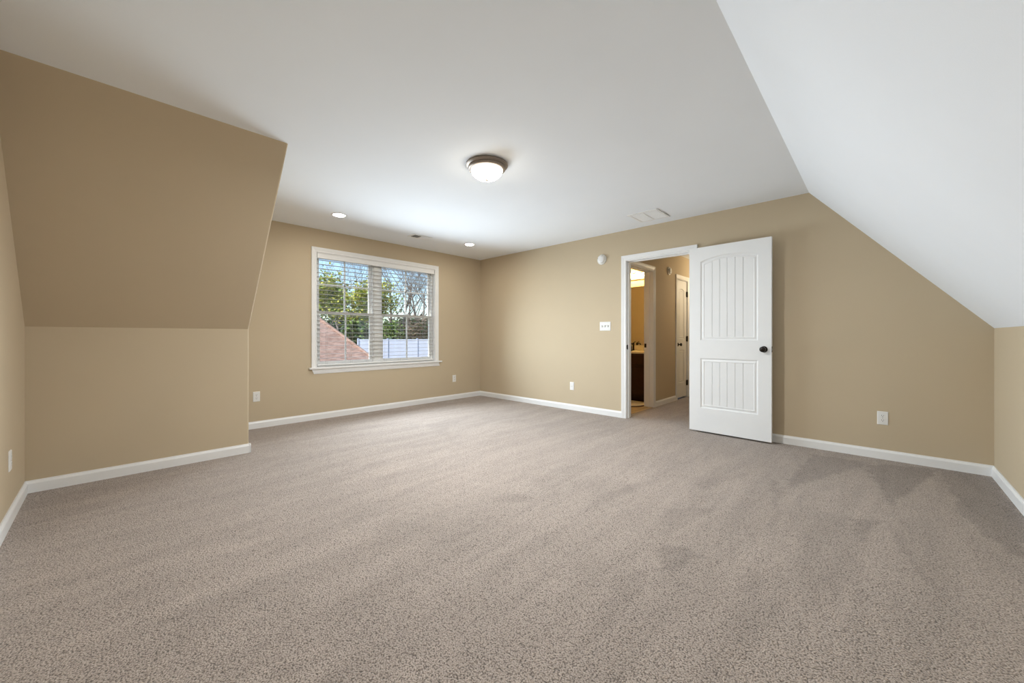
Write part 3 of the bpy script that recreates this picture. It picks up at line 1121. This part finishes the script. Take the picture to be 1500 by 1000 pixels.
baseboard('baseboard_hall', (HX, BY1 + 0.068), (HX, CY0 - 0.07), (1, 0), 'white baseboard between the bathroom and closet doors')
detector('smoke_detector', (HX, 1.585, 2.115), PI / 2, 'round white wall detector in the hall beside the closet door', 'smoke detector')

# vanity
va = empty('bathroom_vanity', (2.02, BB - 0.27, 0))
tag(va, 'dark cherry bathroom vanity cabinet with cream counter, seen through the doorway', 'vanity')
vx0, vx1 = -0.60, 0.608
b = MB()
b.box((vx0, -0.27 + 0.0, 0.10), (vx1, 0.268, 0.785))
b.box((vx0, -0.20, 0.004), (vx1, 0.268, 0.10))
b.build('cabinet', M['cherry'], va)
for i in range(3):
    x0 = vx0 + 0.02 + i * 0.396
    b = MB()
    frame = 0.055
    x1 = x0 + 0.376
    b.box((x0, -0.288, 0.13), (x1, -0.2705, 0.60))
    frame_rect_pts = [((x0, -0.294, 0.13), (x0 + frame, -0.288, 0.60)), ((x1 - frame, -0.294, 0.13), (x1, -0.288, 0.60)),
                      ((x0 + frame, -0.294, 0.13), (x1 - frame, -0.288, 0.13 + frame)), ((x0 + frame, -0.294, 0.60 - frame), (x1 - frame, -0.288, 0.60))]
    for p, q in frame_rect_pts:
        b.box(p, q)
    b.build('cabinet_door', M['cherry'], va, bevel=0.002)
    b = MB()
    b.box((x0, -0.292, 0.615), (x1, -0.2705, 0.765))
    b.build('drawer_front', M['cherry'], va, bevel=0.004)
b = MB()
b.box((vx0 - 0.004, -0.290, 0.785), (vx1 + 0.001, 0.2695, 0.815))
b.box((vx0 - 0.004, 0.248, 0.815), (vx1 + 0.001, 0.2695, 0.905))
b.build('countertop', M['marble'], va, bevel=0.004)
b = MB()   # basin rim
b.lathe([(0.215, 0.8152), (0.212, 0.820), (0.200, 0.820), (0.185, 0.816), (0.10, 0.8155), (0, 0.8155)], (0.05, -0.02, 0), seg=40)
b.build('basin', M['marble'], va, smooth=True)
b = MB()   # faucet
b.lathe([(0.028, 0.815), (0.026, 0.825), (0.016, 0.835), (0.014, 0.93), (0.017, 0.95), (0, 0.955)], (0.06, 0.195, 0), seg=20)
b.tube([(0.06, 0.195, 0.915), (0.06, 0.13, 0.940), (0.06, 0.07, 0.935), (0.06, 0.055, 0.915)], [0.012, 0.011, 0.010, 0.010], 12)
b.tube([(0.06, 0.195, 0.95), (0.10, 0.19, 0.975)], [0.006, 0.005], 8)
b.build('faucet', M['bronze'], va, smooth=True)

so = empty('soap_dispenser', (2.155, 1.48, 0.8155))
tag(so, 'dark soap pump bottle on the bathroom counter', 'soap dispenser')
b = MB()
b.lathe([(0, 0), (0.032, 0), (0.034, 0.006), (0.032, 0.075), (0.024, 0.095), (0.013, 0.103), (0.013, 0.112), (0, 0.112)], seg=24)
b.build('bottle', M['bronze'], so, smooth=True)
b = MB()
b.lathe([(0.015, 0.110), (0.015, 0.122), (0.005, 0.124), (0.005, 0.145), (0.010, 0.147), (0.010, 0.154), (0, 0.154)], seg=16)
b.tube([(0, 0, 0.150), (0.0, -0.035, 0.149)], 0.0045, 8)
b.build('pump', M['bronze'], so, smooth=True)

b = MB()
b.box((1.42, BB - 0.006, 0.908), (2.625, BB - 0.0005, 1.945))
tag(b.build('wall_mirror', M['mirror'], loc=(2.02, BB, 0.908)), 'frameless mirror above the bathroom vanity', 'mirror')

vl = empty('vanity_light', (2.10, BB, 2.125))
tag(vl, 'lit bathroom light bar with a row of round bulbs above the mirror', 'vanity light')
b = MB()
b.box((-0.30, -0.028, -0.058), (0.30, 0, 0.055))
b.build('light_bar', M['nickel'], vl, bevel=0.006)
for x in (-0.20, -0.0665, 0.0665, 0.20):
    b = MB()
    b.lathe([(0.022, 0.0), (0.022, 0.018), (0.016, 0.020), (0, 0.020)], (x, -0.028, 0.008), (0, -1, 0), 18)
    sk = b.build('socket', M['nickel'], vl, smooth=True)
    b = MB()
    prof = [(0, 0.018)] + [(0.046 * math.sin(t * PI / 14), 0.066 - 0.046 * math.cos(t * PI / 14)) for t in range(2, 14)] + [(0, 0.112)]
    b.lathe(prof, (x, -0.028, 0.008), (0, -1, 0), 24)
    b.build('bulb', M['bulb'], sk, smooth=True)

# rug in front of the vanity
rx, ry = 2.20, 0.985
rug = empty('bath_rug', (rx, ry, 0.004))
tag(rug, 'cream bath mat with rounded ends and a dark edge on the bathroom floor', 'rug')
def oval(b, a, c, z0, z1):
    N = 48
    pts = []
    for i in range(N):
        t = 2 * PI * i / N
        ct, st = math.cos(t), math.sin(t)
        pts.append((a * math.copysign(abs(ct) ** 0.75, ct), c * math.copysign(abs(st) ** 0.75, st), z0))
    b.prism(pts, (0, 0, z1 - z0))
b = MB()
oval(b, 0.43, 0.255, 0.0, 0.010)
b.build('rug_border', M['rugedge'], rug)
b = MB()
oval(b, 0.418, 0.243, 0.009, 0.024)
b.build('rug_pile', M['rug'], rug, bevel=0.006)

# ------------------------------------------------------------------ outside: ground, garage roof, fence, trees
FW = Vector((-math.sin(YAW), math.cos(YAW), 0))
RT = Vector((math.cos(YAW), math.sin(YAW), 0))
C0 = Vector((CAM.x, CAM.y, 0))
def out(side, dist, z=0.0):
    """a spot outside: metres along the view line from the room corner and to its right"""
    p = C0 + FW * dist + RT * side
    return Vector((p.x, p.y, z))
def gz(dist):
    return -3.0 + 2.25 * max(0, min(1, (dist - 12) / 18)) + 0.02 * max(0, dist - 30)

b = MB()
rows = [7, 12, 18, 24, 30, 40, 60, 110]
for d0, d1 in zip(rows, rows[1:]):
    b.quad(out(-0.95 * d0 - 6, d0, gz(d0)), out(0.5 * d0, d0, gz(d0)), out(0.5 * d1, d1, gz(d1)), out(-0.95 * d1 - 6, d1, gz(d1)))
struct(b.build('ground', M['earth']), 'dry lawn outside the window', 'ground')

# garage with a hipped shingle roof
ga = empty('garage', out(-8.6, 18, -3.0))
tag(ga, 'garage with red brown shingle hip roof below the window', 'building')
go = Vector(ga.location)
ap = out(-8.9, 17.2, 2.05)             # ridge end nearest the window's left jamb
ap2 = out(-14.0, 21.0, 2.05)
c1 = out(-5.05, 16.2, -0.48)           # near right eave corner
c2 = out(-10.2, 12.0, -0.48)
c3 = out(-16.5, 16.5, -0.48)
c4 = out(-9.5, 23.5, -0.48)
b = MB()
P = [p - go for p in (ap, ap2, c1, c2, c3, c4)]
th = Vector((0, 0, -0.16))
for tri in ((0, 2, 3), (0, 3, 4, 1), (1, 4, 5), (0, 1, 5, 2)):
    k = len(b.v)
    b.v += [tuple(P[i]) for i in tri]
    b.f.append(tuple(range(k, k + len(tri))))
    b.mi.append(0)
ev = [P[2], P[3], P[4], P[5]]
for i in range(4):
    j = (i + 1) % 4
    b.quad(ev[i], ev[j], ev[j] + th, ev[i] + th)
b.quad(ev[0] + th, ev[1] + th, ev[2] + th, ev[3] + th)
b.build('roof', M['shingle'], ga)
b = MB()
for q in (2, 3, 4, 5):
    p_, q_ = (P[0], P[q]) if q in (2, 3) else (P[1], P[q])
    b.tube([p_ + Vector((0, 0, 0.02)), q_ + Vector((0, 0, 0.02))], 0.07, 6)
b.tube([P[0] + Vector((0, 0, 0.02)), P[1] + Vector((0, 0, 0.02))], 0.07, 6)
b.build('ridge_cap', M['shingle'], ga)
cen = (ev[0] + ev[1] + ev[2] + ev[3]) / 4
wl = [cen + (p - cen) * 0.9 for p in ev]
b = MB()
b.prism([Vector((p.x, p.y, 0)) for p in wl], (0, 0, 2.6))
b.build('walls', M['siding'], ga)

# white vinyl fence
FD = 31.0
fz = gz(FD)
fe = empty('vinyl_fence', out(-12.4, FD, fz))
fe.rotation_euler = (0, 0, YAW)
tag(fe, 'white vinyl privacy fence beyond the garage roof', 'fence')
n_p = 5
for i in range(n_p + 1):
    x = i * 2.38
    b = MB()
    b.box((x - 0.065, -0.065, -0.05), (x + 0.065, 0.065, 1.60))
    b.lathe([(0.10, 1.60), (0.10, 1.615), (0.0, 1.66)], (x, 0, 0), (0, 0, 1), 4)
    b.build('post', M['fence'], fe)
for i in range(n_p):
    x = i * 2.38
    b = MB()
    for k in range(15):
        xa = x + 0.065 + k * 0.15
        b.box((xa, -0.012, 0.12), (xa + 0.1485, 0.012, 1.48))
    b.box((x + 0.065, -0.03, 0.03), (x + 2.315, 0.03, 0.14))
    b.box((x + 0.065, -0.03, 1.46), (x + 2.315, 0.03, 1.58))
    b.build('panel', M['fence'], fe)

def branches(rng, h, r, depth, spread, lean, kids, fol):
    """recursive skeleton: list of (points, radii), and tip points for foliage"""
    segs, tips = [], []
    def grow(p, d, L, rad, lev):
        n_ = 4
        pts, rr = [p], [rad]
        q, e = Vector(p), Vector(d)
        for i in range(n_):
            e = (e + Vector((rng.uniform(-1, 1), rng.uniform(-1, 1), rng.uniform(-0.2, 0.5))) * 0.14).normalized()
            q = q + e * (L / n_)
            pts.append(q.copy())
            rr.append(max(0.006, rad * (1 - 0.6 * (i + 1) / n_)))
        segs.append((pts, rr, lev))
        if lev >= depth - 1:
            tips.extend(pts[1:])
        if lev < depth:
            for k in range(kids + (2 if lev == 0 else 0)):
                t = rng.uniform(0.35, 1.0) if lev else rng.uniform(0.30, 1.0)
                i = min(n_ - 1, int(t * n_))
                s = pts[i].lerp(pts[i + 1], t * n_ - i)
                a = rng.uniform(0, 2 * PI)
                side = Vector((math.cos(a), math.sin(a), 0))
                nd = (e * 0.7 + side * spread + Vector((0, 0, lean))).normalized()
                grow(s, nd, L * rng.uniform(0.45, 0.7), max(0.008, rad * (1 - 0.6 * t) * 0.55), lev + 1)
    grow(Vector((0, 0, -0.1)), Vector((rng.uniform(-0.08, 0.08), rng.uniform(-0.08, 0.08), 1)), h * 0.62, r, 0)
    return segs, tips

def tree(name, loc, h, r, label, cat, leaf, seed, bark='bark', depth=3, kids=4, spread=0.75, lean=0.25, per=10, size=0.16, scatter=0.45, mat2=None):
    rng = random.Random(seed)
    t = empty(name, loc)
    segs, tips = branches(rng, h, r, depth, spread, lean, kids, leaf)
    b = MB()
    for pts, rr, lev in segs:
        b.tube(pts, rr, 7 if lev == 0 else (4 if lev == 1 else 3), cap=False)
    b.build('trunk' if leaf else 'trunk_and_branches', M[bark], t, merge=False)
    if leaf:
        b = MB()
        for p in tips:
            for k in range(per):
                q = p + Vector((rng.gauss(0, scatter), rng.gauss(0, scatter), rng.gauss(0, scatter * 0.8)))
                u = Vector((rng.uniform(-1, 1), rng.uniform(-1, 1), rng.uniform(-0.5, 0.5))).normalized()
                w = u.cross(Vector((rng.uniform(-1, 1), rng.uniform(-1, 1), rng.uniform(-1, 1)))).normalized()
                s_ = size * rng.uniform(0.6, 1.4)
                b.quad(q - u * s_, q + w * s_ * 0.6, q + u * s_, q - w * s_ * 0.6, 0 if rng.random() < 0.7 else 1)
        b.build('foliage', [M[leaf], M[mat2 or leaf]], t, merge=False)
    return tag(t, label, cat, 'trees beyond the fence')

#            side   dist  height
tree('leafy_tree', out(-18.6, 38, gz(38)), 7.4, 0.20, 'broad yellow green tree at the left of the window view', 'tree', 'leaf_y', 3, per=12, size=0.16, mat2='leaf_g')
tree('leafy_tree', out(-15.2, 40, gz(40)), 6.6, 0.18, 'lower yellow green tree in the middle of the left window half', 'tree', 'leaf_y', 11, per=10, size=0.15, mat2='leaf_g')
tree('evergreen_tree', out(-18.0, 34.5, gz(34)), 3.4, 0.15, 'dark evergreen bush just above the garage roof', 'tree', 'leaf_d', 5, per=10, size=0.16, mat2='leaf_g')
tree('evergreen_tree', out(-14.2, 35.5, gz(35)), 2.6, 0.12, 'small dark evergreen behind the left end of the white fence', 'tree', 'leaf_d', 6, per=8, size=0.15, mat2='leaf_g')
tree('evergreen_tree', out(-11.2, 36, gz(36)), 2.6, 0.12, 'low green bush behind the middle of the white fence', 'tree', 'leaf_g', 7, per=6, size=0.14, mat2='leaf_d')
tree('bushy_tree', out(-8.7, 36, gz(36)), 2.7, 0.12, 'dry brown bush behind the right end of the white fence', 'tree', 'leaf_b', 9, per=6, size=0.13, mat2='leaf_d')
bares = [(-21.4, 47, 12, 21, 'tall bare tree behind the yellow green foliage at far left'),
         (-19.2, 50, 14, 31, 'bare tree rising through the yellow green foliage left of centre'),
         (-17.0, 46, 13, 22, 'tall bare tree above the lower yellow green tree'),
         (-15.6, 50, 14, 32, 'bare tree behind the right edge of the left window half'),
         (-14.0, 44, 12, 23, 'bare grey tree just left of the window mullion'),
         (-12.7, 46, 13, 24, 'bare grey tree at the left of the right window half'),
         (-11.9, 41, 11, 33, 'bare tree with low twigs in the right window half, left of its middle'),
         (-11.0, 44, 12, 25, 'bare grey tree in the middle of the right window half'),
         (-9.9, 40, 10, 34, 'bare tree with low twigs just right of the middle of the right window half'),
         (-9.0, 46, 13, 26, 'bare grey tree towards the right window jamb'),
         (-7.9, 42, 11, 27, 'rightmost bare grey tree, close to the right window jamb')]
for s_, d_, h_, sd_, lb in bares:
    tree('bare_tree', out(s_, d_, gz(d_)), h_, 0.16, lb, 'tree', None, sd_, depth=4, kids=4, spread=0.65, lean=0.35)
thicket = [(-24.0, 58, 'leaf_d', 41, 'dark wooded clump far behind the garage roof ridge'),
           (-19.5, 60, 'leaf_b', 42, 'brown wooded clump far behind the yellow green trees'),
           (-15.5, 58, 'leaf_d', 43, 'dark wooded clump far behind the left end of the fence'),
           (-11.8, 60, 'leaf_b', 44, 'brown wooded clump far behind the middle of the fence'),
           (-7.6, 58, 'leaf_b', 45, 'brown wooded clump far behind the right end of the fence')]
for s_, d_, lf_, sd_, lb in thicket:
    tree('bushy_tree', out(s_ * d_ / 40 * 0.72 - 1.0, d_, gz(d_)), 3.4, 0.16, lb, 'tree', lf_, sd_, per=9, size=0.26, scatter=0.8, spread=1.0, mat2='leaf_d')
